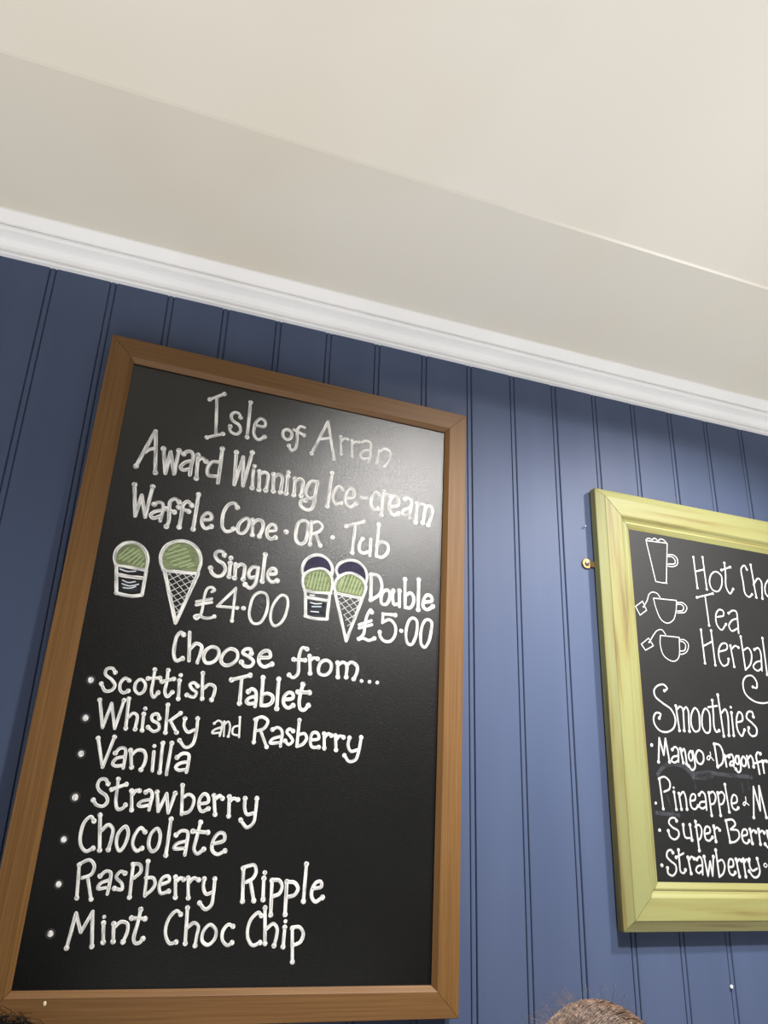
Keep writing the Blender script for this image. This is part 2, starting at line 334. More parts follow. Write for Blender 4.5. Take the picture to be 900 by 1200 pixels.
WRITING = [
 ('A', 'lettering', 'white hand-lettered word "Isle"', """L^$ 295 -1487 4061 -1262 4219
L 284 -1375 4125 -1307 3458
L^$ 286 -1443 3365 -1194 3487
S^$ 291 -946 3848 -982 3910 -1049 3920 -1102 3854 -1069 3765 -957 3706 -921 3609 -974 3533 -1061 3545 -1099 3599 -1096 3649
L^$ 290 -813 4168 -798 3514
S$ 296 -686 3765 -533 3779 -533 3869 -606 3911 -675 3836 -702 3701 -680 3568 -610 3510 -512 3585"""),
 ('A', 'lettering', 'white hand-lettered word "of"', """C 300 -200 3774 -134 3810 -60 3762 -71 3663 -136 3622 -206 3675
S$ 278 152 3913 78 3921 34 3849 43 3652 25 3487 -35 3432 -89 3516
L$ 280 -31 3834 152 3767"""),
 ('A', 'lettering', 'white hand-lettered word "Arran"', """L^ 289 312 3457 551 4123
L$ 282 551 4123 711 3440
L 286 432 3754 620 3825
L^$ 221 797 3886 833 3559
S$ 224 823 3809 865 3862 927 3865
L^$ 223 1011 3861 1031 3558
S$ 226 1027 3799 1074 3853 1137 3852
S 229 1168 3852 1260 3906 1346 3892 1360 3728 1352 3506
S 224 1350 3748 1231 3700 1174 3611 1218 3565 1353 3594
L$ 226 1511 3783 1494 3525
S$ 231 1514 3739 1626 3831 1725 3796 1720 3673 1634 3489"""),
 ('A', 'lettering', 'white hand-lettered word "Award"', """L^ 329 -2438 2643 -2247 3301
L$ 320 -2238 3303 -2138 2596
S 323 -2342 2903 -2282 2965 -2201 3003
L^$ 328 -2078 3024 -1988 2613 -1962 2995 -1856 2630 -1839 3042
S^ 332 -1758 2999 -1720 3048 -1651 3063 -1611 3001 -1617 2819 -1616 2660
S 326 -1627 2907 -1720 2857 -1775 2766 -1737 2724 -1627 2767
L^$ 328 -1537 3027 -1509 2626
S$ 334 -1517 2940 -1469 2991 -1400 2945
L^ 331 -1169 3219 -1165 2612
S 332 -1203 2976 -1301 2956 -1357 2833 -1333 2718 -1198 2721"""),
 ('A', 'lettering', 'white hand-lettered word "Winning"', """L^$ 322 -939 3207 -906 2634 -819 3150 -765 2642 -681 3259
D 366 -618 3024
L$ 317 -627 2954 -616 2638
L^$ 318 -528 2944 -502 2628
S$ 324 -514 2906 -443 2951 -383 2922 -376 2770 -390 2636
L^$ 321 -290 2942 -265 2646
S$ 327 -276 2903 -205 2959 -143 2920 -139 2777 -145 2653
D 389 -48 3033
L^$ 324 -51 2959 -49 2652
L^$ 325 78 2934 80 2646
S$ 331 90 2905 154 2955 209 2929 213 2806 205 2656
S 328 459 2959 361 2949 284 2820 286 2686 349 2637 406 2658
S$ 325 463 2960 439 2727 436 2582 395 2452 309 2426 217 2480 210 2560 285 2590"""),
 ('A', 'lettering', 'white hand-lettered word "Ice-cream"', """L^$ 301 699 3174 665 2559
S$ 303 914 2900 842 2952 763 2844 750 2686 805 2619 897 2654
S$ 308 982 2764 1113 2821 1089 2948 1032 2958 970 2832 981 2678 1056 2615 1157 2698
L 312 1250 2826 1347 2835
S$ 311 1588 2926 1507 2977 1436 2870 1432 2711 1487 2651 1563 2684
L^$ 312 1641 3016 1621 2576
S$ 318 1641 2923 1703 2975 1771 2943
S$ 317 1768 2748 1922 2817 1911 2943 1836 2961 1768 2841 1771 2683 1840 2617 1935 2661
S^ 323 2043 2952 2101 2980 2161 2943 2157 2781 2148 2621
S 317 2155 2821 2031 2745 1995 2672 2048 2655 2140 2677
L^$ 318 2270 2910 2259 2556
S$ 325 2272 2843 2332 2908 2421 2898 2418 2750 2390 2572
S$ 326 2423 2845 2494 2912 2563 2884 2546 2720 2492 2545"""),
 ('A', 'lettering', 'white hand-lettered word "Waffle"', """L^$ 312 -2409 2335 -2320 1834 -2278 2184 -2173 1843 -2140 2354
S^ 314 -2074 2071 -2026 2115 -1956 2109 -1934 2022 -1947 1822
S 310 -1940 2002 -2052 1953 -2101 1888 -2061 1848 -1943 1907
S^$ 314 -1715 2178 -1782 2218 -1843 2163 -1837 2002 -1821 1836 -1842 1748
L^$ 315 -1896 2033 -1759 2001
S^$ 319 -1515 2158 -1580 2213 -1642 2153 -1646 2000 -1652 1772
L^$ 318 -1708 2093 -1549 2052
L^$ 316 -1436 2357 -1441 1776
S$ 320 -1324 1948 -1191 1988 -1201 2063 -1262 2080 -1322 2002 -1319 1888 -1263 1822 -1172 1867"""),
 ('A', 'lettering', 'white hand-lettered word "Cone"', """S^$ 310 -808 2256 -864 2316 -942 2286 -1008 2156 -1019 2000 -1001 1888 -939 1826 -853 1856 -830 1889
C 312 -689 2069 -628 2100 -594 2047 -616 1917 -680 1839 -744 1847 -762 1921 -736 2012
L^$ 314 -544 2089 -521 1842
S$ 319 -528 2030 -463 2104 -388 2094 -363 2001 -406 1839
S$ 318 -279 1948 -157 1989 -179 2063 -236 2067 -291 1975 -279 1860 -219 1822 -149 1860"""),
 ('A', 'lettering', 'white hand-lettered word "OR" between two dots', """D 430 16 1986
C 323 279 2231 348 2217 372 2052 332 1858 259 1820 198 1865 178 2038 207 2182
L^$ 289 424 2223 429 1842
S 295 425 2211 535 2250 609 2185 571 2097 464 2027
L$ 291 508 2035 598 1852
D 399 797 2025"""),
 ('A', 'lettering', 'white hand-lettered word "Tub"', """L^$ 306 1017 2263 1314 2390
L$ 296 1177 2322 1153 1820
S^ 298 1321 2092 1275 2008 1276 1880 1337 1844 1439 1884
L 300 1461 2111 1460 1817
L^ 301 1587 2396 1572 1824
S 304 1566 2011 1652 2096 1761 2067 1768 1927 1667 1821 1572 1836"""),
 ('A', 'ice_cream_drawing', 'drawing of a tub of green ice cream, single scoop', """Fg 0 -2457 1059 -2484 1161 -2457 1272 -2390 1355 -2297 1392 -2187 1371 -2088 1270 -2054 1159 -2052 1044 -2274 1053
H 127 -2441 1177 -2335 1320
H 128 -2436 1125 -2245 1325
H 128 -2381 1107 -2177 1310
H 128 -2299 1102 -2160 1259
H 128 -2231 1086 -2131 1228
H 127 -2171 1069 -2098 1179
H 127 -2112 1061 -2080 1119
Fs 0 -2349 822 -2092 835 -2090 670 -2332 669
S 294 -2468 1049 -2500 1141 -2489 1267 -2409 1374 -2300 1410 -2181 1390 -2076 1300 -2032 1181 -2033 1029
L 291 -2457 1033 -2048 1021
L 282 -2456 1024 -2385 609
L 286 -2025 1012 -2028 635
S 284 -2395 617 -2280 602 -2168 601 -2028 635
S 287 -2401 893 -2279 885 -2053 893
W 113 -2400 980 -2291 959 -2173 981
W 112 -2332 816 -2248 794 -2155 822
W 112 -2332 764 -2224 745 -2101 790
W 112 -2306 707 -2210 713 -2136 750"""),
 ('A', 'ice_cream_drawing', 'drawing of a waffle cone with one green scoop', """Fg 0 -1759 1081 -1815 1180 -1826 1304 -1777 1431 -1678 1508 -1545 1535 -1420 1500 -1319 1397 -1280 1265 -1298 1117 -1552 1104
H 132 -1752 1371 -1607 1487
H 132 -1784 1302 -1499 1450
H 132 -1758 1243 -1466 1400
H 132 -1701 1198 -1440 1340
H 131 -1643 1153 -1406 1282
H 131 -1557 1140 -1374 1232
H 131 -1440 1158 -1344 1204
S 318 -1781 1060 -1835 1177 -1851 1300 -1804 1436 -1681 1526 -1548 1556 -1405 1521 -1295 1410 -1258 1269 -1280 1111
L 314 -1771 1052 -1276 1084
L 300 -1760 1036 -1492 287
L 300 -1268 1085 -1492 287
X 889 -1732 1017 -1294 1067 -1500 346"""),
 ('A', 'lettering', 'white hand-lettered word "Single"', """S^$ 308 -912 1437 -943 1484 -1010 1487 -1056 1429 -1011 1346 -909 1292 -870 1209 -906 1114 -987 1085 -1068 1128 -1096 1199
D 379 -809 1409
L^$ 307 -808 1325 -800 1110
L^$ 308 -723 1312 -713 1100
S$ 312 -705 1275 -645 1334 -581 1314 -574 1225 -579 1100
S 312 -370 1317 -448 1315 -505 1215 -477 1140 -392 1163
S$ 311 -366 1318 -372 1156 -388 1043 -458 973 -540 1020
L^$ 313 -281 1552 -282 1109
S$ 316 -194 1239 -79 1271 -91 1331 -146 1342 -198 1273 -193 1173 -132 1122 -47 1155"""),
 ('A', 'lettering', 'white hand-lettered price "£4.00"', """S$ 236 -1029 831 -990 861 -1029 899 -1092 880 -1126 787 -1133 633 -1136 518 -1160 429 -1200 386 -1237 419 -1181 445 -1095 419 -1013 424 -943 458
L 240 -1236 647 -1015 722
L 240 -1233 596 -1008 669
L$ 240 -674 935 -918 620 -619 637
L$ 240 -675 941 -673 428
D 356 -521 645
C 244 -298 927 -198 912 -156 789 -173 591 -254 445 -348 432 -411 520 -423 674 -386 855
C 248 45 933 126 919 160 814 136 613 62 476 -21 436 -77 507 -91 641 -50 804"""),
 ('A', 'ice_cream_drawing', 'drawing of a tub with a green scoop and a dark purple scoop', """Fp 0 369 1367 369 1454 428 1584 565 1658 694 1643 781 1560 814 1444 677 1455 567 1446 460 1405
Fg 0 417 1091 386 1180 398 1300 462 1374 553 1424 678 1444 761 1404 824 1318 837 1216 825 1104 629 1083
H 141 444 1142 474 1328
H 142 493 1118 533 1377
H 142 549 1103 594 1402
H 143 604 1100 650 1403
H 143 659 1103 699 1386
H 143 714 1111 744 1329
H 142 769 1111 790 1241
Fs 0 473 905 769 916 772 684 500 686
S 288 356 1333 340 1426 369 1542 455 1637 562 1684 676 1673 777 1608 831 1503 835 1391
S 287 401 1096 370 1178 374 1305 445 1392 551 1443 677 1463 776 1422 840 1328 856 1219 840 1122
S 281 404 1070 584 1061 843 1083
L 274 420 1060 462 650
L 278 823 1072 814 651
S 275 449 656 590 634 814 651
L 282 445 955 813 953
W 126 503 1002 573 1004
W 125 522 881 600 872 700 890
W 126 550 818 697 839
W 125 542 740 666 746"""),
 ('A', 'ice_cream_drawing', 'drawing of a waffle cone with a green scoop and a dark purple scoop', """Fp 0 940 1424 931 1495 966 1573 1067 1646 1163 1667 1281 1640 1368 1571 1408 1463 1405 1366 1310 1448 1160 1482 1032 1446
Fg 0 936 1112 922 1197 952 1321 1035 1403 1130 1445 1237 1434 1347 1373 1403 1276 1390 1170 1365 1100 1121 1107
H 144 955 1186 1008 1338
H 145 981 1150 1052 1393
H 145 1038 1143 1115 1418
H 146 1095 1135 1180 1420
H 146 1151 1135 1231 1404
H 146 1208 1136 1282 1371
H 146 1265 1133 1326 1321
H 146 1322 1128 1364 1246
S 295 939 1391 908 1483 949 1587 1049 1660 1162 1686 1279 1664 1384 1582 1432 1467 1423 1352
S 293 930 1087 903 1194 928 1326 1018 1420 1128 1466 1244 1454 1363 1392 1422 1287 1409 1173 1374 1080
S 287 921 1102 1123 1084 1374 1080
L 277 914 1093 1152 344
L 277 1389 1106 1152 344
X 979 948 1059 1367 1068 1177 545"""),
 ('A', 'lettering', 'white hand-lettered word "Double"', """L^$ 305 1506 1497 1522 1069
S 311 1496 1501 1625 1493 1697 1361 1679 1198 1540 1072
C 308 1784 1275 1841 1248 1847 1133 1788 1028 1715 1035 1701 1130 1732 1232
S^ 310 1904 1275 1902 1141 1934 1048 2016 1077
L^ 310 2015 1291 2027 1026
L^ 311 2105 1503 2129 1022
S 314 2130 1227 2212 1284 2270 1229 2266 1103 2204 1024 2129 1031
L^$ 314 2353 1532 2363 1019
S$ 317 2452 1156 2603 1205 2587 1279 2514 1292 2451 1192 2455 1076 2522 1041 2625 1109"""),
 ('A', 'lettering', 'white hand-lettered price "£5.00"', """S^$ 270 1553 864 1532 905 1484 820 1449 661 1433 488 1360 403
S$ 268 1360 403 1438 421 1527 399 1622 444
L 272 1350 631 1552 726
L 272 1353 577 1565 659
L$ 278 1742 864 1961 871
L 274 1748 865 1745 717
S$ 272 1745 725 1865 784 1960 710 1976 557 1901 436 1793 423 1718 490 1705 557
D 349 2077 625
C 276 2275 865 2342 830 2356 709 2325 532 2265 421 2201 430 2163 546 2171 703 2221 832
C 278 2537 874 2604 847 2608 707 2568 510 2497 406 2440 442 2420 578 2439 738 2491 850"""),
 ('A', 'lettering', 'white hand-lettered word "Choose"', """S^$ 283 -1351 130 -1393 160 -1442 95 -1457 -64 -1441 -199 -1399 -262 -1320 -220
L 283 -1270 176 -1221 -241
S 288 -1226 -66 -1152 22 -1070 -8 -1074 -117 -1100 -257
C 287 -914 1 -822 -28 -810 -125 -876 -222 -970 -242 -1019 -169 -1003 -69
C 291 -648 3 -544 -25 -523 -122 -600 -220 -696 -247 -757 -198 -744 -98
S^$ 295 -323 -29 -339 30 -420 24 -453 -34 -357 -83 -279 -144 -311 -217 -400 -227 -456 -174
S$ 298 -195 -78 -31 -45 -54 33 -116 36 -190 -33 -187 -153 -110 -205 7 -152"""),
 ('A', 'lettering', 'white hand-lettered "from..."', """S^$ 278 529 140 459 151 420 47 418 -105 419 -256 348 -320 286 -285
L^$ 279 335 -43 515 -34
L^$ 278 582 37 611 -226
S$ 282 599 -28 649 16 709 8
C 281 849 4 932 -38 931 -153 848 -225 757 -210 740 -126 772 -37
L^$ 283 1037 -16 1058 -234
S$ 287 1053 -44 1121 3 1184 -29 1193 -220
S$ 289 1188 -38 1262 19 1357 -29 1364 -134 1320 -235
D 287 1449 -254
D 288 1581 -253
D 290 1710 -251"""),
 ('A', 'bullet', 'white round bullet before "Scottish"', """B 378 -2513 -657"""),
 ('A', 'lettering', 'white hand-lettered word "Scottish"', """S^$ 244 -2209 -519 -2255 -467 -2328 -486 -2337 -555 -2239 -624 -2183 -696 -2214 -767 -2297 -786 -2367 -693
S^$ 243 -2005 -610 -2060 -582 -2114 -655 -2103 -755 -2048 -788 -1994 -755
C 246 -1851 -578 -1780 -632 -1781 -734 -1840 -780 -1903 -735 -1908 -634
S^$ 248 -1680 -422 -1677 -587 -1675 -746 -1636 -810 -1585 -737
L^$ 251 -1754 -556 -1593 -532
S^$ 250 -1494 -411 -1489 -567 -1492 -728 -1450 -780 -1392 -713
L^$ 253 -1559 -579 -1397 -523
D 304 -1308 -460
L^$ 251 -1315 -537 -1296 -795
S^$ 255 -1049 -591 -1106 -546 -1160 -579 -1116 -644 -1053 -683 -1078 -750 -1184 -731
L^$ 255 -998 -398 -961 -762
S$ 259 -957 -616 -884 -550 -803 -577 -798 -670 -825 -765"""),
 ('A', 'lettering', 'white hand-lettered word "Tablet"', """L^$ 292 -570 -449 -304 -354
L$ 285 -424 -400 -413 -776
S^ 290 -304 -594 -253 -550 -198 -578 -178 -684 -182 -800
S 287 -190 -652 -280 -686 -316 -739 -279 -768 -179 -747
L^ 289 -106 -366 -91 -775
S 291 -98 -626 -16 -593 66 -627 66 -710 2 -763 -91 -775
L^$ 291 134 -363 148 -799
S$ 295 243 -660 380 -621 365 -555 303 -549 240 -626 250 -726 316 -773 390 -730
S^$ 296 514 -403 489 -551 483 -687 509 -769 563 -780 627 -707
L^$ 301 447 -525 628 -515"""),
 ('A', 'bullet', 'white round bullet before "Whisky"', """B 380 -2490 -1170"""),
 ('A', 'lettering', 'white hand-lettered word "Whisky"', """L^$ 240 -2347 -915 -2247 -1278 -2184 -945 -2088 -1275 -2027 -888
L^$ 239 -1966 -861 -1944 -1263
S$ 242 -1938 -1119 -1877 -1051 -1822 -1077 -1818 -1262
D 280 -1725 -974
L^$ 241 -1734 -1048 -1723 -1271
S^$ 244 -1515 -1091 -1549 -1032 -1618 -1059 -1608 -1120 -1518 -1164 -1497 -1235 -1564 -1272 -1648 -1223
L^$ 244 -1427 -894 -1404 -1273
L^ 247 -1234 -992 -1369 -1110
L$ 246 -1359 -1109 -1253 -1260
S^ 248 -1161 -1060 -1160 -1165 -1096 -1243 -1016 -1205
S^$ 247 -985 -1044 -980 -1233 -1010 -1402 -1099 -1450 -1195 -1365"""),
 ('A', 'lettering', 'small white hand-lettered word "and"', """S^ 157 -743 -1092 -689 -1047 -633 -1075 -632 -1188 -644 -1260
S 156 -638 -1138 -736 -1184 -757 -1224 -649 -1215
L^ 156 -602 -1059 -585 -1255
S$ 158 -597 -1097 -545 -1049 -511 -1115 -520 -1254
L^ 158 -383 -976 -363 -1254
S 158 -377 -1091 -457 -1123 -460 -1212 -366 -1229"""),
 ('A', 'lettering', 'white hand-lettered word "Rasberry"', """L^$ 244 -141 -993 -141 -1304
S 250 -169 -983 -53 -939 34 -991 -9 -1097 -111 -1139
L$ 246 -58 -1140 54 -1355
S^ 251 114 -1105 191 -1067 259 -1113 259 -1331
S 247 250 -1191 128 -1240 99 -1293 240 -1282
S^$ 251 427 -1099 370 -1073 333 -1120 394 -1180 435 -1241 378 -1297 319 -1250
L^ 251 509 -936 503 -1313
S 254 514 -1144 609 -1123 643 -1185 595 -1272 508 -1312
S$ 255 714 -1206 829 -1175 803 -1099 733 -1100 700 -1207 736 -1302 839 -1299
L^$ 255 907 -1098 927 -1306
S$ 258 920 -1150 972 -1093 1022 -1115
L^$ 257 1087 -1110 1111 -1317
S$ 260 1100 -1175 1158 -1112 1216 -1126
S^ 259 1311 -1126 1296 -1238 1345 -1318 1444 -1292
S^$ 259 1498 -1103 1473 -1303 1425 -1437 1326 -1465 1249 -1385"""),
 ('A', 'bullet', 'white round bullet before "Vanilla"', """B 361 -2461 -1639"""),
 ('A', 'lettering', 'white hand-lettered word "Vanilla"', """L^$ 242 -2280 -1421 -2159 -1792 -2071 -1389
S^ 247 -2026 -1598 -1973 -1528 -1906 -1532 -1890 -1653 -1892 -1783
S 244 -1898 -1635 -2005 -1670 -2036 -1738 -1998 -1763 -1889 -1746
L^$ 246 -1832 -1545 -1783 -1766
S$ 249 -1808 -1609 -1744 -1539 -1658 -1542 -1618 -1614 -1622 -1708 -1656 -1789
D 264 -1526 -1465
L 248 -1520 -1541 -1504 -1794
L^$ 249 -1417 -1418 -1402 -1805
L^ 250 -1295 -1409 -1307 -1827
S^ 256 -1196 -1593 -1125 -1536 -1045 -1543 -1031 -1648 -1041 -1781
S 252 -1032 -1638 -1154 -1675 -1196 -1726 -1152 -1760 -1047 -1744"""),
 ('A', 'bullet', 'white round bullet before "Strawberry"', """B 383 -2435 -2190"""),
 ('A', 'lettering', 'white hand-lettered word "Strawberry"', """S^$ 238 -2050 -1998 -2097 -1940 -2159 -1951 -2183 -2021 -2144 -2091 -2052 -2148 -2021 -2218 -2065 -2279 -2148 -2270 -2204 -2211
S^$ 238 -1929 -1929 -1923 -2078 -1910 -2230 -1873 -2308 -1816 -2296 -1783 -2250
L^$ 243 -1993 -2064 -1815 -1989
L^$ 240 -1734 -2066 -1694 -2308
S$ 243 -1716 -2120 -1678 -2063 -1632 -2060
S^ 245 -1545 -2073 -1503 -2043 -1458 -2087 -1460 -2196 -1469 -2296
S 242 -1462 -2160 -1582 -2194 -1621 -2241 -1582 -2257 -1473 -2233
L^$ 247 -1395 -2064 -1345 -2308 -1266 -2075 -1210 -2319 -1152 -2065
L^ 247 -1067 -1956 -1029 -2330
S 250 -1044 -2118 -966 -2069 -898 -2109 -892 -2205 -935 -2288 -1027 -2322
S$ 251 -809 -2186 -688 -2150 -707 -2069 -757 -2049 -810 -2119 -803 -2230 -757 -2279 -676 -2238
L^$ 252 -620 -2064 -573 -2307
S$ 255 -591 -2107 -541 -2059 -497 -2094
L^$ 253 -404 -2066 -381 -2319
S$ 257 -393 -2133 -346 -2086 -280 -2097
S^ 257 -177 -2076 -170 -2204 -128 -2284 -41 -2265
S^$ 256 -11 -2067 -10 -2256 -27 -2391 -108 -2455 -208 -2363"""),
 ('A', 'bullet', 'white round bullet before "Chocolate"', """B 341 -2478 -2707"""),
 ('A', 'lettering', 'white hand-lettered word "Chocolate"', """S^$ 241 -2147 -2469 -2195 -2416 -2260 -2482 -2285 -2620 -2259 -2766 -2183 -2837 -2101 -2797
L^$ 241 -2084 -2391 -2016 -2819
S$ 246 -2037 -2584 -1960 -2506 -1895 -2553 -1892 -2678 -1908 -2807
C 244 -1737 -2515 -1692 -2582 -1712 -2745 -1765 -2817 -1817 -2737 -1814 -2599
S^$ 246 -1477 -2572 -1538 -2524 -1602 -2615 -1608 -2741 -1545 -2809 -1484 -2774
C 248 -1324 -2522 -1272 -2601 -1287 -2766 -1346 -2811 -1404 -2733 -1394 -2594
L^$ 250 -1159 -2396 -1162 -2850
S^ 256 -1065 -2593 -997 -2538 -918 -2548 -907 -2688 -913 -2836
S 252 -910 -2663 -1040 -2706 -1068 -2758 -925 -2753
S^$ 255 -757 -2418 -786 -2632 -801 -2761 -752 -2815 -669 -2756
L^$ 259 -846 -2537 -642 -2543
S$ 259 -562 -2688 -407 -2630 -416 -2552 -483 -2542 -555 -2636 -552 -2764 -476 -2813 -378 -2766"""),
 ('A', 'bullet', 'white round bullet before "RasPberry"', """B 333 -2440 -3233"""),
 ('A', 'lettering', 'white hand-lettered word "RasPberry"', """L^$ 227 -2235 -2999 -2194 -3385
S 233 -2247 -2999 -2118 -2939 -2048 -3004 -2065 -3106 -2172 -3153
L$ 229 -2103 -3151 -2019 -3396
S^ 235 -1956 -3125 -1895 -3067 -1834 -3077 -1823 -3211 -1830 -3333
S 231 -1831 -3166 -1940 -3214 -1958 -3270 -1839 -3256
S^$ 235 -1650 -3083 -1706 -3062 -1754 -3131 -1670 -3207 -1658 -3274 -1755 -3265
L^$ 234 -1563 -2978 -1548 -3365
S 239 -1577 -2967 -1479 -2975 -1454 -3054 -1526 -3136
L^ 236 -1381 -2930 -1359 -3346
S 239 -1381 -3132 -1284 -3129 -1249 -3197 -1285 -3277 -1360 -3339
S$ 241 -1174 -3206 -1070 -3158 -1091 -3101 -1162 -3126 -1192 -3218 -1159 -3308 -1059 -3283
L^$ 240 -996 -3110 -963 -3354
S$ 244 -982 -3167 -927 -3120 -887 -3137
L^$ 242 -827 -3117 -793 -3357
S$ 245 -811 -3175 -752 -3115 -686 -3137
S^ 245 -611 -3123 -610 -3227 -561 -3307 -488 -3282
S^$ 244 -471 -3119 -467 -3293 -480 -3443 -550 -3490 -635 -3416"""),
 ('A', 'lettering', 'white hand-lettered word "Ripple"', """L^$ 260 -96 -2979 -61 -3384
S 267 -112 -2973 -25 -2943 51 -2933 83 -3015 46 -3098 -39 -3148
L$ 262 22 -3146 93 -3374
D 308 209 -3022
L^$ 264 203 -3094 220 -3358
L^$ 263 320 -3118 346 -3544
S 269 324 -3111 425 -3116 471 -3190 441 -3280 360 -3315
L^$ 265 532 -3129 547 -3535
S 271 535 -3129 645 -3138 700 -3212 660 -3289 569 -3318
L^$ 270 794 -2896 792 -3368
S$ 274 908 -3208 1037 -3177 1024 -3114 961 -3123 908 -3208 906 -3311 966 -3372 1065 -3315"""),
 ('A', 'bullet', 'white round bullet before "Mint"', """B 333 -2429 -3792"""),
 ('A', 'lettering', 'white hand-lettered word "Mint"', """L^$ 239 -2210 -3948 -2170 -3558 -2074 -3773 -1972 -3538 -1914 -3931
D 234 -1823 -3597
L^$ 241 -1818 -3666 -1785 -3883
L^$ 242 -1691 -3673 -1665 -3875
S$ 246 -1675 -3714 -1607 -3651 -1524 -3672 -1509 -3761 -1543 -3878
S^$ 245 -1382 -3505 -1399 -3678 -1417 -3841 -1391 -3890 -1339 -3886 -1302 -3841
L^$ 249 -1482 -3606 -1311 -3612"""),
 ('A', 'lettering', 'white hand-lettered word "Choc"', """S^$ 236 -864 -3554 -917 -3512 -990 -3571 -1031 -3687 -1017 -3812 -954 -3895 -876 -3878
L^$ 236 -786 -3476 -757 -3894
S$ 240 -766 -3716 -674 -3652 -614 -3694 -619 -3799 -626 -3919
C 239 -466 -3671 -378 -3734 -381 -3840 -462 -3910 -540 -3862 -542 -3757
S^$ 241 -155 -3689 -218 -3668 -281 -3744 -275 -3850 -200 -3914 -144 -3882"""),
 ('A', 'lettering', 'white hand-lettered word "Chip"', """S^$ 246 215 -3555 181 -3518 90 -3589 49 -3720 70 -3838 139 -3913 234 -3880
L^$ 247 258 -3459 304 -3891
S$ 251 303 -3718 396 -3651 452 -3706 454 -3804 431 -3916
D 270 562 -3621
L^$ 249 559 -3694 557 -3929
L^$ 249 666 -3704 705 -4109
S 254 665 -3693 767 -3692 826 -3768 796 -3867 699 -3911"""),
 ('G', 'drink_drawing', 'line drawing of a tall mug with whipped topping', """L 166 386 6013 888 6034
S 165 387 6019 434 6064 491 6067 531 6048 578 6087 625 6088 667 6050 734 6098 805 6094 881 6036
L 159 392 5998 529 5207
S 160 529 5207 669 5202 793 5207
L 160 888 6034 777 5226
S 164 879 5801 1024 5804 1098 5731 1073 5619 959 5565 851 5562
S 165 874 5760 982 5761 1040 5701 1021 5636 856 5603"""),
 ('G', 'drink_drawing', 'line drawing of a round cup with a square tea bag tag', """L 145 16 4654 184 4776 259 4611 102 4499 16 4654
D 253 197 4670
S 148 209 4686 298 4820 344 4929 436 4986 538 4969 599 4894
L 150 440 4868 967 4890
S 146 440 4868 474 4696 570 4474 701 4417 849 4492 932 4664 973 4882
S 151 980 4853 1122 4859 1202 4785 1146 4684 965 4644
S 150 976 4817 1092 4817 1128 4761 1086 4706 970 4683"""),
 ('G', 'drink_drawing', 'line drawing of a squarish cup with a tea bag tag', """L 142 74 3952 248 4083 342 3952 157 3848 74 3952
D 247 254 4007
S 144 265 4014 364 4152 459 4249 565 4275 641 4197
L 146 518 4164 942 4173
S 142 517 4155 499 3997 546 3804 671 3719 790 3711 896 3798 949 4174
S 145 951 4131 1067 4138 1145 4066 1100 3932 998 3865 917 3856
S 146 947 4102 1027 4096 1079 4044 1042 3940 935 3915"""),
 ('G', 'lettering', 'white hand-lettered word "Hot"', """L^$ 222 1494 5836 1510 5211
L^$ 224 1721 5869 1736 5211
L 228 1499 5540 1731 5619
C 226 2009 5611 2131 5550 2121 5361 2005 5206 1877 5220 1822 5352 1885 5531
S^$ 229 2256 5827 2251 5598 2226 5312 2302 5198 2394 5304
L^$ 234 2159 5664 2390 5760"""),
 ('G', 'lettering', 'white hand-lettered "Cho", cut by the picture edge', """S^$ 234 2814 5772 2769 5846 2671 5768 2673 5498 2689 5248 2775 5191 2862 5255
L^$ 234 2931 5885 2961 5205
S$ 238 2930 5469 3080 5617 3148 5562 3139 5402 3116 5203
C 237 3422 5664 3505 5579 3489 5384 3344 5239 3222 5318 3249 5512"""),
 ('G', 'lettering', 'white hand-lettered word "Tea"', """L^$ 225 1472 5015 1866 5142
L$ 218 1673 5071 1688 4487
S$ 221 1916 4681 2070 4730 2069 4820 1975 4833 1886 4723 1879 4527 1974 4434 2103 4559
S^ 226 2202 4791 2312 4856 2396 4845 2402 4648 2390 4412
S 222 2401 4709 2253 4646 2172 4531 2221 4441 2380 4510"""),
 ('G', 'lettering', 'white hand-lettered word "Herbal"', """L^$ 219 1479 4378 1487 3743
L^$ 221 1721 4391 1726 3729
L 225 1478 4058 1728 4186
S$ 225 1844 3994 2054 4075 2057 4163 1960 4167 1860 4054 1840 3850 1912 3736 2027 3782 2060 3877
L^$ 225 2145 4143 2177 3744
S$ 229 2165 4086 2268 4156 2337 4128
L^ 227 2428 4351 2440 3706
S 231 2448 4086 2580 4144 2638 4047 2583 3836 2440 3706
S^ 234 2726 4130 2827 4170 2871 4100 2843 3730
S 229 2851 3921 2720 3879 2641 3783 2730 3719 2839 3773
L^$ 231 2970 4380 2962 3668"""),
 ('G', 'lettering', 'white curl under the word "Herbal"', """S^ 224 2563 3396 2653 3384 2673 3500 2581 3607 2430 3579 2337 3456 2359 3259 2537 3133 2751 3108 2983 3169 3112 3266"""),
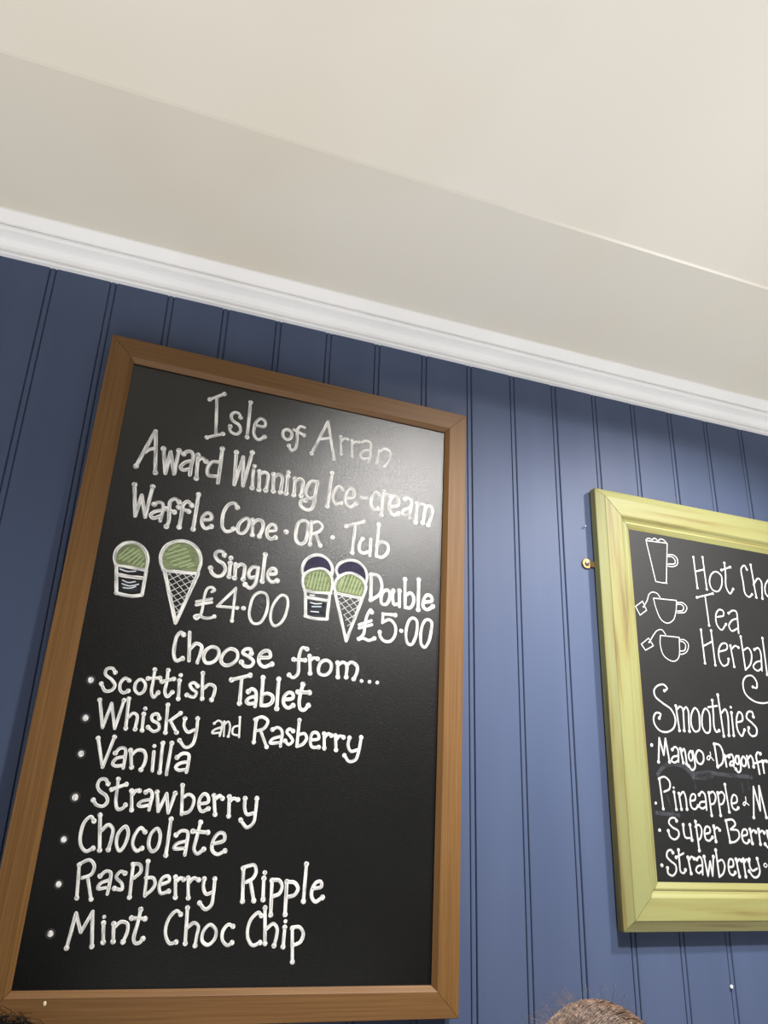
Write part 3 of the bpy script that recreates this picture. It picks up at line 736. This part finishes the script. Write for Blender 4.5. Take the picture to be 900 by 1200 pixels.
 ('G', 'lettering', 'white hand-lettered word "Smoothies"', """S^$ 238 495 3147 560 3190 501 3253 378 3235 272 3140 281 3031 433 2922 602 2827 679 2664 624 2504 480 2423 319 2435 214 2546 212 2665 279 2741 366 2724 328 2650
L^$ 237 716 2896 745 2465
S$ 242 739 2837 806 2891 863 2859 862 2677 851 2472
S$ 243 868 2823 944 2890 982 2832 972 2637 965 2468
C 241 1144 2893 1212 2825 1213 2655 1184 2507 1087 2472 1024 2568 1043 2763
C 243 1377 2899 1447 2843 1450 2647 1412 2487 1332 2469 1268 2561 1292 2782
S^$ 245 1557 3063 1548 2826 1534 2580 1569 2498 1635 2526
L 250 1444 2929 1654 2971
L^$ 246 1700 3175 1731 2436
S$ 251 1729 2840 1837 2923 1874 2851 1850 2456
D 343 1972 2971
L^$ 248 1972 2871 1962 2463
S$ 252 2074 2705 2210 2752 2212 2865 2153 2898 2081 2792 2068 2569 2147 2464 2230 2580
S^$ 255 2483 2835 2465 2922 2366 2914 2316 2810 2431 2718 2519 2625 2492 2511 2390 2480 2321 2549 2334 2624"""),
 ('G', 'bullet', 'white round bullet before "Mango"', """D 409 116 2176"""),
 ('G', 'lettering', 'white hand-lettered word "Mango"', """L^$ 246 231 1899 290 2308 355 2021 422 2305 465 1912
S^ 250 549 2126 614 2177 668 2133 657 1923
S 247 655 2027 548 1998 512 1938 567 1907 651 1946
L^$ 249 724 2148 760 1917
S$ 251 737 2091 805 2153 824 2072 832 1898
C 251 951 2127 981 2058 961 1975 915 1961 891 2053
S$ 250 991 2129 1011 1966 1005 1850 938 1800 872 1866
C 252 1120 2149 1205 2107 1213 1990 1149 1916 1076 1935 1046 2050"""),
 ('G', 'lettering', 'white hand-lettered "Dragonfr", cut by the picture edge', """L^$ 255 1490 2279 1510 1889
S 259 1476 2290 1612 2263 1668 2123 1629 1966 1509 1882
L^ 258 1694 2089 1712 1900
S$ 260 1704 2053 1757 2092 1792 2078
S^ 261 1794 2094 1855 2122 1885 2076 1877 1909
S 259 1883 2004 1818 1989 1793 1928 1873 1939
C 261 1978 2105 2015 2048 1986 1962 1933 1983 1940 2067
S$ 260 2016 2107 2037 1929 2014 1845 1963 1819 1915 1871
C 262 2119 2101 2173 2045 2147 1947 2092 1937 2064 2014
L 263 2207 2119 2224 1916
S$ 265 2216 2059 2297 2124 2335 2066 2335 1934
S^ 267 2530 2174 2476 2195 2426 2132 2443 1952 2451 1813
L 267 2371 1996 2533 2041
L^ 265 2555 2042 2561 1838
S$ 268 2556 1994 2606 2057 2653 2048"""),
 ('G', 'lettering', 'small white ampersand', """S 153 1377 2134 1377 2070 1327 1996 1290 2018 1337 2068 1380 2046 1439 1991"""),
 ('G', 'bullet', 'white round bullet before "Pineapple"', """D 330 99 1221"""),
 ('G', 'lettering', 'white hand-lettered word "Pineapple"', """L^$ 228 214 1616 245 1135
S 234 201 1627 333 1656 426 1581 413 1468 291 1411
D 274 502 1488
L^$ 231 499 1416 518 1138
L^$ 232 601 1398 625 1142
S$ 235 608 1353 699 1429 734 1359 744 1147
S$ 235 841 1285 933 1311 943 1390 886 1399 831 1318 843 1184 912 1153 987 1212
S^ 239 1033 1394 1099 1447 1154 1411 1162 1151
S 236 1151 1286 1045 1270 1015 1202 1076 1171 1155 1207
L^$ 237 1247 1438 1260 1065
S 241 1244 1415 1340 1458 1390 1387 1343 1271 1265 1245
L^$ 239 1444 1446 1455 1072
S 243 1441 1423 1538 1462 1588 1395 1523 1267 1461 1253
L^$ 241 1625 1593 1655 1136
S$ 244 1722 1275 1851 1314 1850 1406 1792 1427 1731 1332 1742 1207 1813 1176 1865 1212"""),
 ('G', 'lettering', 'white hand-lettered letter "M" at the picture edge', """L^$ 248 2189 1064 2269 1588 2356 1184 2399 1606 2477 1074"""),
 ('G', 'lettering', 'small white ampersand', """S 152 2057 1404 2055 1334 2011 1256 1983 1278 2021 1317 2064 1300 2115 1267"""),
 ('G', 'bullet', 'white round bullet before "Super"', """D 387 131 794"""),
 ('G', 'lettering', 'white hand-lettered word "Super"', """S^$ 243 499 952 468 994 371 984 335 915 409 844 513 795 518 722 428 657 337 696 307 789
S^ 244 630 893 627 778 652 695 748 687
L^$ 245 770 898 786 656
L^$ 244 896 955 917 493
S 249 879 869 959 904 1007 841 974 703 911 649
S$ 249 1066 758 1185 794 1181 868 1111 877 1065 790 1083 674 1151 655 1224 710
L^$ 249 1276 892 1291 648
S$ 252 1285 839 1353 873 1396 832"""),
 ('G', 'lettering', 'white hand-lettered word "Berry"', """L^$ 252 1558 988 1598 645
S 257 1545 998 1707 1008 1755 940 1638 850
S 255 1638 850 1796 833 1810 736 1709 654 1597 639
S$ 256 1870 749 1994 784 1990 849 1923 858 1875 781 1891 663 1968 633 2020 677
L^$ 257 2066 862 2086 636
S$ 260 2080 809 2153 854 2193 823
L^$ 259 2260 868 2263 630
S$ 262 2266 814 2347 849 2380 817
S^ 261 2450 841 2450 754 2477 689 2565 724
S$ 260 2620 857 2572 681 2445 565 2368 632"""),
 ('G', 'bullet', 'white round bullet before "Strawberry"', """D 408 116 252"""),
 ('G', 'lettering', 'white hand-lettered word "Strawberry"', """S^$ 245 362 450 334 490 256 468 233 386 306 316 393 257 396 166 320 99 230 133 226 214
S^$ 245 482 493 479 299 489 157 555 142 588 189
L^ 248 421 379 579 444
L^$ 246 662 384 699 136
S$ 249 675 333 738 396 789 366
S^ 251 843 357 910 399 948 348 936 123
S 248 942 266 842 244 806 182 856 142 936 184
L^$ 252 1002 401 1044 104 1118 331 1142 105 1199 405
L^ 252 1263 511 1281 96
S 255 1272 323 1376 356 1420 274 1373 149 1280 90
S$ 256 1501 244 1604 266 1605 360 1543 370 1502 285 1515 151 1581 121 1631 163
L^$ 256 1679 372 1715 102
S$ 259 1690 320 1751 374 1791 353
L^$ 257 1838 375 1851 103
S$ 261 1852 323 1911 376 1955 346
S^ 260 1969 378 1964 262 2012 199 2120 232
S^$ 260 2147 392 2169 181 2112 106 2023 95 1937 188"""),
 ('G', 'lettering', 'small white ampersand', """C 148 2312 320 2351 289 2315 257 2276 288"""),
 ('G', 'chalk_smudge', 'faint grey chalk smudge wiped across the board', """M 497 193 1692 260 1775 431 1869 636 1871 808 1828 939 1696 1147 1684 1363 1718
M 509 974 1733 1251 1782 1552 1762 1922 1758 2266 1751
M 497 929 1846 950 1731 941 1662
M 473 96 1066 336 1053 563 1039
M 131 965 1619 976 1482
M 128 857 1118 878 963
M 137 2013 1646 2017 1483
M 138 2157 1665 2166 1536
M 127 343 1364 439 1080"""),
]


# ------------------------------------------------------------------ ice-cream board
oak_v = mat('brown_oak_upright', lin(98, 68, 34), lin(126, 91, 51), (520, 520, 7), 4, .48, .25, (240, 240, 10), .0006, .32, lo=.2, hi=.8)
oak_h = mat('brown_oak_level', lin(95, 66, 36), lin(123, 89, 53), (7, 520, 520), 4, .48, .25, (10, 240, 240), .0006, .32, lo=.2, hi=.8)
slate = mat('black_chalkboard', lin(10, 10, 10), lin(14, 14, 14), (6, 6, 6), 4, .28, .55, (800, 800, 800), .0006, .75, bdetail=3)
WA, HA = 0.5510, 0.8804
thA = -0.01948
boardA = thing('chalkboard', 'large brown oak-framed blackboard listing ice cream flavours in white lettering', 'chalkboard', (0.2460, 0, CAM_Z + 0.2249), (0, -thA, 0))
profA = [(0, .008), (0, .0272), (.0008, .028), (.0330, .028), (.0337, .0274), (.0400, .0206), (.0392, .0176), (.0400, .008)]
for sd, mm, nm in (('left', oak_v, 'frame_stile'), ('right', oak_v, 'frame_stile'), ('top', oak_h, 'frame_rail'), ('bottom', oak_h, 'frame_rail')):
    obj(nm, mitred_rail(profA, WA, HA, sd), mm, boardA)
panelA = obj('panel', slab(WA + .03, HA + .03, -.0180, -.009), slate, boardA)
panelA['label'] = 'black chalkboard panel'
write('A', panelA, .0180, 0)
bm = bmesh.new(); bmesh.ops.create_icosphere(bm, subdivisions=2, radius=.0022)
for v in bm.verts: v.co = Vector((v.co.x*.9 - .2349, v.co.y*.3 - .0281, v.co.z*1.3 - .4528))
obj('paint_spot', bm, mat('cream_paint_spot', lin(226, 208, 176)), boardA, smooth=True)['label'] = 'tiny cream paint spot on the lower rail'

# ------------------------------------------------------------------ drinks board
lime_v = mat('lime_washed_pine_upright', lin(108, 92, 54), lin(135, 136, 90), (60, 60, 3.2), 5, .5, .3, (200, 200, 8), .0006, .4, c3=lin(131, 126, 78), lo=.28, hi=.56, distortion=.6)
lime_h = mat('lime_washed_pine_level', lin(112, 96, 56), lin(139, 138, 88), (3.2, 60, 60), 5, .5, .3, (8, 200, 200), .0006, .4, c3=lin(133, 128, 78), lo=.26, hi=.56, distortion=.6)
slate_g = mat('charcoal_chalkboard', lin(20, 20, 21), lin(25, 25, 26), (7, 7, 7), 4, .55, .3, (420, 420, 420), .0006, .35)
WG, HG = 0.50, 0.6186
boardG = thing('chalkboard', 'smaller drinks blackboard in a wide yellow-green wooden frame, right picture edge', 'chalkboard', (0.9192 + WG/2, 0, CAM_Z - .0869 + HG/2), (0, 0.00489, 0))
profG = [(0, .004), (0, .0190), (.0008, .0198), (.0155, .0272), (.0170, .0285), (.0500, .0275), (.0525, .0262), (.0560, .0232), (.0600, .0215), (.0612, .0222), (.0635, .0226), (.0725, .0182), (.0730, .0178), (.0730, .004)]
for sd, mm, nm in (('left', lime_v, 'frame_stile'), ('right', lime_v, 'frame_stile'), ('top', lime_h, 'frame_rail'), ('bottom', lime_h, 'frame_rail')):
    obj(nm, mitred_rail(profG, WG, HG, sd, .0006), mm, boardG)
panelG = obj('panel', slab(WG + .03, HG + .03, -.0178, -.006), slate_g, boardG)
panelG['label'] = 'charcoal chalkboard panel'
# its writing is measured from the lower left corner of the panel
for i, wr in enumerate(WRITING):
    if wr[0] == 'G':
        rows = []
        for ln in wr[3].split('\n'):
            tk = ln.split(); q = [float(v) for v in tk[2:]]
            q = [(v - WG/2*1e4) if j % 2 == 0 else (v - HG/2*1e4) for j, v in enumerate(q)]
            rows.append(' '.join(tk[:2] + ['%.1f' % v for v in q]))
        WRITING[i] = wr[:3] + ('\n'.join(rows),)
write('G', panelG, .0178, 0)
brass = mat('aged_brass', lin(170, 142, 96), lin(132, 106, 70), (300, 300, 300), 3, .35); brass.node_tree.nodes['Principled BSDF'].inputs['Metallic'].default_value = .85
steel = mat('dull_steel', lin(120, 112, 104), None, rough=.4); steel.node_tree.nodes['Principled BSDF'].inputs['Metallic'].default_value = .9
bm = bmesh.new()
hx, hz = .8300 - (0.9192 + WG/2), .4535 - (-.0869 + HG/2)
lathe(bm, [(.0098, -.0005), (.0098, -.0030), (.0092, -.0036), (.0001, -.0036)], (hx, 0, hz))
pl = obj('mirror_plate', bm, brass, boardG)
bmt = bmesh.new(); bmesh.ops.create_cube(bmt, size=1)
for v in bmt.verts: v.co = Vector((hx + .014 + v.co.x*.026, -.0022 + v.co.y*.0026, hz + v.co.z*.011))
mt = bpy.data.meshes.new('t'); bmt.to_mesh(mt); bmt.free(); bm = bmesh.new(); bm.from_mesh(pl.data); bm.from_mesh(mt); bm.to_mesh(pl.data); bm.free(); bpy.data.meshes.remove(mt)
pl['label'] = 'brass hanging plate'
bm = bmesh.new(); lathe(bm, [(.0045, -.0034), (.0045, -.0046), (.0036, -.0060), (.0012, -.0064), (.0010, -.0050), (.0001, -.0050)], (hx, 0, hz), n=16)
obj('screw', bm, steel, pl)

# ------------------------------------------------------------------ nails left in the wall
def nail(label, x, z, m, r=.0016, out=.006):
    bm = bmesh.new(); lathe(bm, [(r*.45, .001), (r*.45, -out+.0012), (r, -out+.001), (r, -out), (r*.7, -out-.0006), (.0001, -out-.0006)], (0, 0, 0), n=12)
    o = obj('nail', bm, m, loc=(x, 0, z)); o['label'] = label; o['category'] = 'nail'
    return o
nail('small nail in the blue wall beside the upper left edge of the yellow-green frame', .8315, CAM_Z + .5292, mat('pale_blue_nail', lin(150, 162, 190), rough=.4))
nail('small pale nail head in the wall below the yellow-green frame', 1.0592, CAM_Z - .2425, mat('pale_nail', lin(205, 210, 215), rough=.4), .0030, .003)

# ------------------------------------------------------------------ people
def ell(bm, c, r, rot=None):
    g = bmesh.ops.create_uvsphere(bm, u_segments=20, v_segments=14, radius=1)
    for v in g['verts']:
        p = Vector((v.co.x*r[0], v.co.y*r[1], v.co.z*r[2]))
        if rot: p = rot @ p
        v.co = p + Vector(c)
def limb(bm, a, b, ra, rb):
    a, b = Vector(a), Vector(b); d = b - a; q = d.to_track_quat('Z', 'Y').to_matrix()
    k = 8
    rows = []
    for i in range(k+1):
        t = i/k; r = ra + (rb - ra)*t
        rows.append([bm.verts.new(a + d*t + q @ Vector((r*math.cos(2*math.pi*j/14), r*math.sin(2*math.pi*j/14), 0))) for j in range(14)])
    for p, s in zip(rows, rows[1:]):
        for j in range(14): bm.faces.new((p[j], p[(j+1) % 14], s[(j+1) % 14], s[j]))
    bm.faces.new(rows[0][::-1]); bm.faces.new(rows[-1])
    ell(bm, a, (ra, ra, ra)); ell(bm, b, (rb, rb, rb))
def fuse(name, bm, vox, m, parent=None, loc=None, its=4):
    """melt overlapping volumes into one continuous skin"""
    bmesh.ops.recalc_face_normals(bm, faces=bm.faces)
    me = bpy.data.meshes.new(name); bm.to_mesh(me); bm.free()
    o = bpy.data.objects.new(name, me); C.objects.link(o)
    r = o.modifiers.new('r', 'REMESH'); r.mode = 'VOXEL'; r.voxel_size = vox
    s = o.modifiers.new('s', 'SMOOTH'); s.factor = .5; s.iterations = its
    bpy.context.view_layer.update()
    dg = bpy.context.evaluated_depsgraph_get()
    me2 = bpy.data.meshes.new_from_object(o.evaluated_get(dg)); me2.name = name
    o.modifiers.clear(); o.data = me2; bpy.data.meshes.remove(me)
    me2.materials.clear(); me2.materials.append(m)
    for p in me2.polygons: p.use_smooth = True
    if parent: o.parent = parent
    if loc: o.location = loc
    return o
eye_m = mat('eye_brown', lin(44, 32, 26), rough=.2); lip_m = mat('lips', lin(178, 108, 98), rough=.5)
skin = mat('skin', lin(214, 170, 146), lin(206, 158, 134), (20, 20, 20), rough=.5)
def person(label, x, y, top, cloth_m, trouser_m, hair_fn, hair_m):
    """standing figure facing the room (-y); feet on the floor, crown at height top"""
    s = top/1.62; V = lambda a, b, c: (a*s, b*s, c*s)
    bm = bmesh.new()
    ell(bm, V(0, 0, 1.515), V(.074, .094, .100)); ell(bm, V(0, -.030, 1.455), V(.056, .062, .070))      # skull and jaw
    ell(bm, V(0, -.098, 1.470), V(.013, .018, .018)); limb(bm, V(0, -.090, 1.505), V(0, -.098, 1.472), .008*s, .011*s)
    for q in (-1, 1):
        ell(bm, V(q*.076, .008, 1.485), V(.010, .020, .032)); ell(bm, V(q*.030, -.082, 1.505), V(.014, .010, .010))
    ell(bm, V(0, -.086, 1.432), V(.022, .010, .008))
    limb(bm, V(0, .012, 1.44), V(0, .015, 1.33), .052*s, .058*s)
    limb(bm, V(-.13, .015, 1.31), V(.13, .015, 1.31), .055*s, .055*s)
    ell(bm, V(0, 0, 1.19), V(.165, .105, .17)); ell(bm, V(0, 0, 1.03), V(.140, .100, .16)); ell(bm, V(0, .005, .88), V(.170, .115, .13))
    for q in (-1, 1):
        sh, el, wr = V(q*.175, .015, 1.30), V(q*.215, .02, 1.03), V(q*.205, -.06, .80)
        limb(bm, sh, el, .050*s, .040*s); limb(bm, el, wr, .040*s, .027*s)
        ell(bm, V(q*.202, -.078, .745), V(.018, .034, .046))
        for f in range(4):
            a = V(q*.202, -.104 + .018*f, .715); b = V(q*.198, -.112 + .018*f, .668 + .006*abs(f-1.3)); c2 = V(q*.186, -.108 + .018*f, .640 + .010*abs(f-1.3))
            limb(bm, a, b, .0085*s, .0075*s); limb(bm, b, c2, .0075*s, .0065*s)
        limb(bm, V(q*.192, -.106, .765), V(q*.180, -.128, .722), .010*s, .008*s)
        hip, kn, an = V(q*.088, 0, .86), V(q*.085, -.010, .48), V(q*.085, .012, .085)
        limb(bm, hip, kn, .082*s, .054*s); limb(bm, kn, an, .054*s, .036*s)
        ell(bm, V(q*.088, -.045, .035), V(.042, .115, .035))
    body = fuse('person', bm, .008, skin, loc=(x, y, 0))
    body['label'] = label; body['category'] = 'person'
    for q in (-1, 1):
        bm = bmesh.new(); ell(bm, V(q*.030, -.086, 1.507), V(.0105, .0085, .0060)); obj('eye', bm, eye_m, body, smooth=True)
    bm = bmesh.new(); ell(bm, V(0, -.090, 1.433), V(.021, .008, .0055)); obj('mouth', bm, lip_m, body, smooth=True)
    bm = bmesh.new()
    ell(bm, V(0, 0, 1.19), V(.180, .120, .18)); ell(bm, V(0, 0, 1.03), V(.158, .116, .17)); ell(bm, V(0, .005, .90), V(.178, .126, .12))
    limb(bm, V(-.13, .015, 1.31), V(.13, .015, 1.31), .064*s, .064*s)
    for q in (-1, 1):
        limb(bm, V(q*.175, .015, 1.30), V(q*.215, .02, 1.03), .064*s, .054*s); limb(bm, V(q*.215, .02, 1.03), V(q*.205, -.055, .82), .054*s, .040*s)
    fuse('jumper', bm, .010, cloth_m, body)
    bm = bmesh.new()
    ell(bm, V(0, .005, .86), V(.176, .122, .12))
    for q in (-1, 1):
        limb(bm, V(q*.088, 0, .86), V(q*.086, -.010, .48), .092*s, .066*s); limb(bm, V(q*.086, -.010, .48), V(q*.086, .010, .10), .066*s, .054*s)
    fuse('trousers', bm, .010, trouser_m, body)
    hair_fn(body, Vector(V(0, 0, 1.515)), Vector(V(.074, .094, .100)), hair_m)
    return body
def tube(bm, pts, r0, r1, sides=4):
    rows = []; n = len(pts)
    for i, p in enumerate(pts):
        t = (pts[min(i+1, n-1)] - pts[max(i-1, 0)])
        if t.length < 1e-9: t = Vector((0, 0, 1))
        q = t.to_track_quat('Z', 'Y').to_matrix(); r = r0 + (r1 - r0)*i/(n-1)
        rows.append([bm.verts.new(p + q @ Vector((r*math.cos(2*math.pi*j/sides), r*math.sin(2*math.pi*j/sides), 0))) for j in range(sides)])
    for a, b in zip(rows, rows[1:]):
        for j in range(sides):
            f = bm.faces.new((a[j], a[(j+1) % sides], b[(j+1) % sides], b[j])); f.smooth = True
def cap_shell(bm, c, r, infl, zcut, ycut):
    """scalp shell over crown, sides and back of the skull"""
    g = bmesh.ops.create_uvsphere(bm, u_segments=40, v_segments=28, radius=1)
    kill = []
    for v in g['verts']:
        u = v.co.copy()
        if u.z < zcut and u.y < ycut or u.z < -.75: kill.append(v)
        v.co = Vector((u.x*(r.x + infl), u.y*(r.y + infl), u.z*(r.z + infl))) + c
    bmesh.ops.delete(bm, geom=kill, context='VERTS')
def hair_combed(body, c, r, m):
    rnd = random.Random(11); bm = bmesh.new(); cap_shell(bm, c, r, .008, .5, .0)
    def S(u, lift): u = u.normalized(); return Vector((u.x*(r.x+lift), u.y*(r.y+lift), u.z*(r.z+lift))) + c
    for i in range(2300):
        # locks sweep from the left temple over the crown to the right and back
        a0 = rnd.uniform(-1.0, 1.0); off = rnd.gauss(0, .05); lift = rnd.uniform(.0075, .0125)
        pts = []; st = rnd.uniform(-1.45, -.9); en = rnd.uniform(.7, 1.5); k = 12
        for j in range(k+1):
            t = st + (en - st)*j/k
            yy = a0 + .35*math.sin(t*1.1 + a0) + off*t
            u = Vector((math.sin(t), yy*math.cos(t*.6)*.8, max(-.2, math.cos(t))))
            pts.append(S(u, lift + .0015*math.sin(j*1.7 + i)))
        tube(bm, pts, .0005, .0003, 3)
    for i in range(260):
        # loose flyaway strands
        u = Vector((rnd.gauss(-.55, .5), rnd.gauss(-.1, .6), rnd.uniform(.3, 1))).normalized(); p = S(u, .008); d = (u + Vector((rnd.gauss(-.7, .5), rnd.gauss(0, .5), rnd.gauss(.1, .3)))).normalized()
        pts = []; L = rnd.uniform(.015, .04)
        for j in range(7):
            t = j/6; pts.append(p + d*L*t + u*.012*math.sin(t*2.4) + Vector((0, 0, -L*.6*t*t)))
        tube(bm, pts, .00020, .00010, 3)
    obj('hair', bm, m, body, normals=False)
def hair_curly(body, c, r, m):
    rnd = random.Random(5); bm = bmesh.new(); cap_shell(bm, c, r, .024, .25, .1)
    for i in range(1700):
        u = Vector((rnd.gauss(0, 1), rnd.gauss(.2, 1), rnd.gauss(.5, .8))).normalized()
        if u.z < -.5 or (u.y < -.4 and u.z < .35): continue
        p = Vector((u.x*(r.x+.022), u.y*(r.y+.022), u.z*(r.z+.022))) + c
        e = u.orthogonal().normalized(); f = u.cross(e); ph = rnd.uniform(0, 6.28); L = rnd.uniform(.004, .016); cr = rnd.uniform(.004, .008); tw = rnd.uniform(5, 9)
        pts = [p + u*L*(j/9) + (e*math.cos(ph + tw*j/9) + f*math.sin(ph + tw*j/9))*cr for j in range(10)]
        tube(bm, pts, .0006, .0002, 3)
    obj('hair', bm, m, body, normals=False)
blond = mat('light_brown_hair', lin(62, 47, 39), lin(150, 122, 102), (260, 60, 260), 3, .42, c3=lin(106, 83, 68), lo=.3, hi=.7)
black = mat('black_hair', lin(9, 8, 8), lin(14, 13, 12), (80, 80, 80), 2, .7, spec=.2)
wool = mat('grey_wool', lin(120, 122, 126), lin(138, 140, 144), (120, 120, 120), rough=.9, bump=.3)
navy = mat('dark_cloth', lin(38, 40, 48), lin(46, 48, 56), (120, 120, 120), rough=.9, bump=.3)
person('person with smooth light brown hair, crown just showing below the yellow-green frame', 0.642, -0.24, CAM_Z + -0.211, wool, navy, hair_combed, blond)
person('person with black curly hair, its edge showing in the lower left corner', -0.045, -0.24, CAM_Z + -0.217, navy, wool, hair_curly, black)
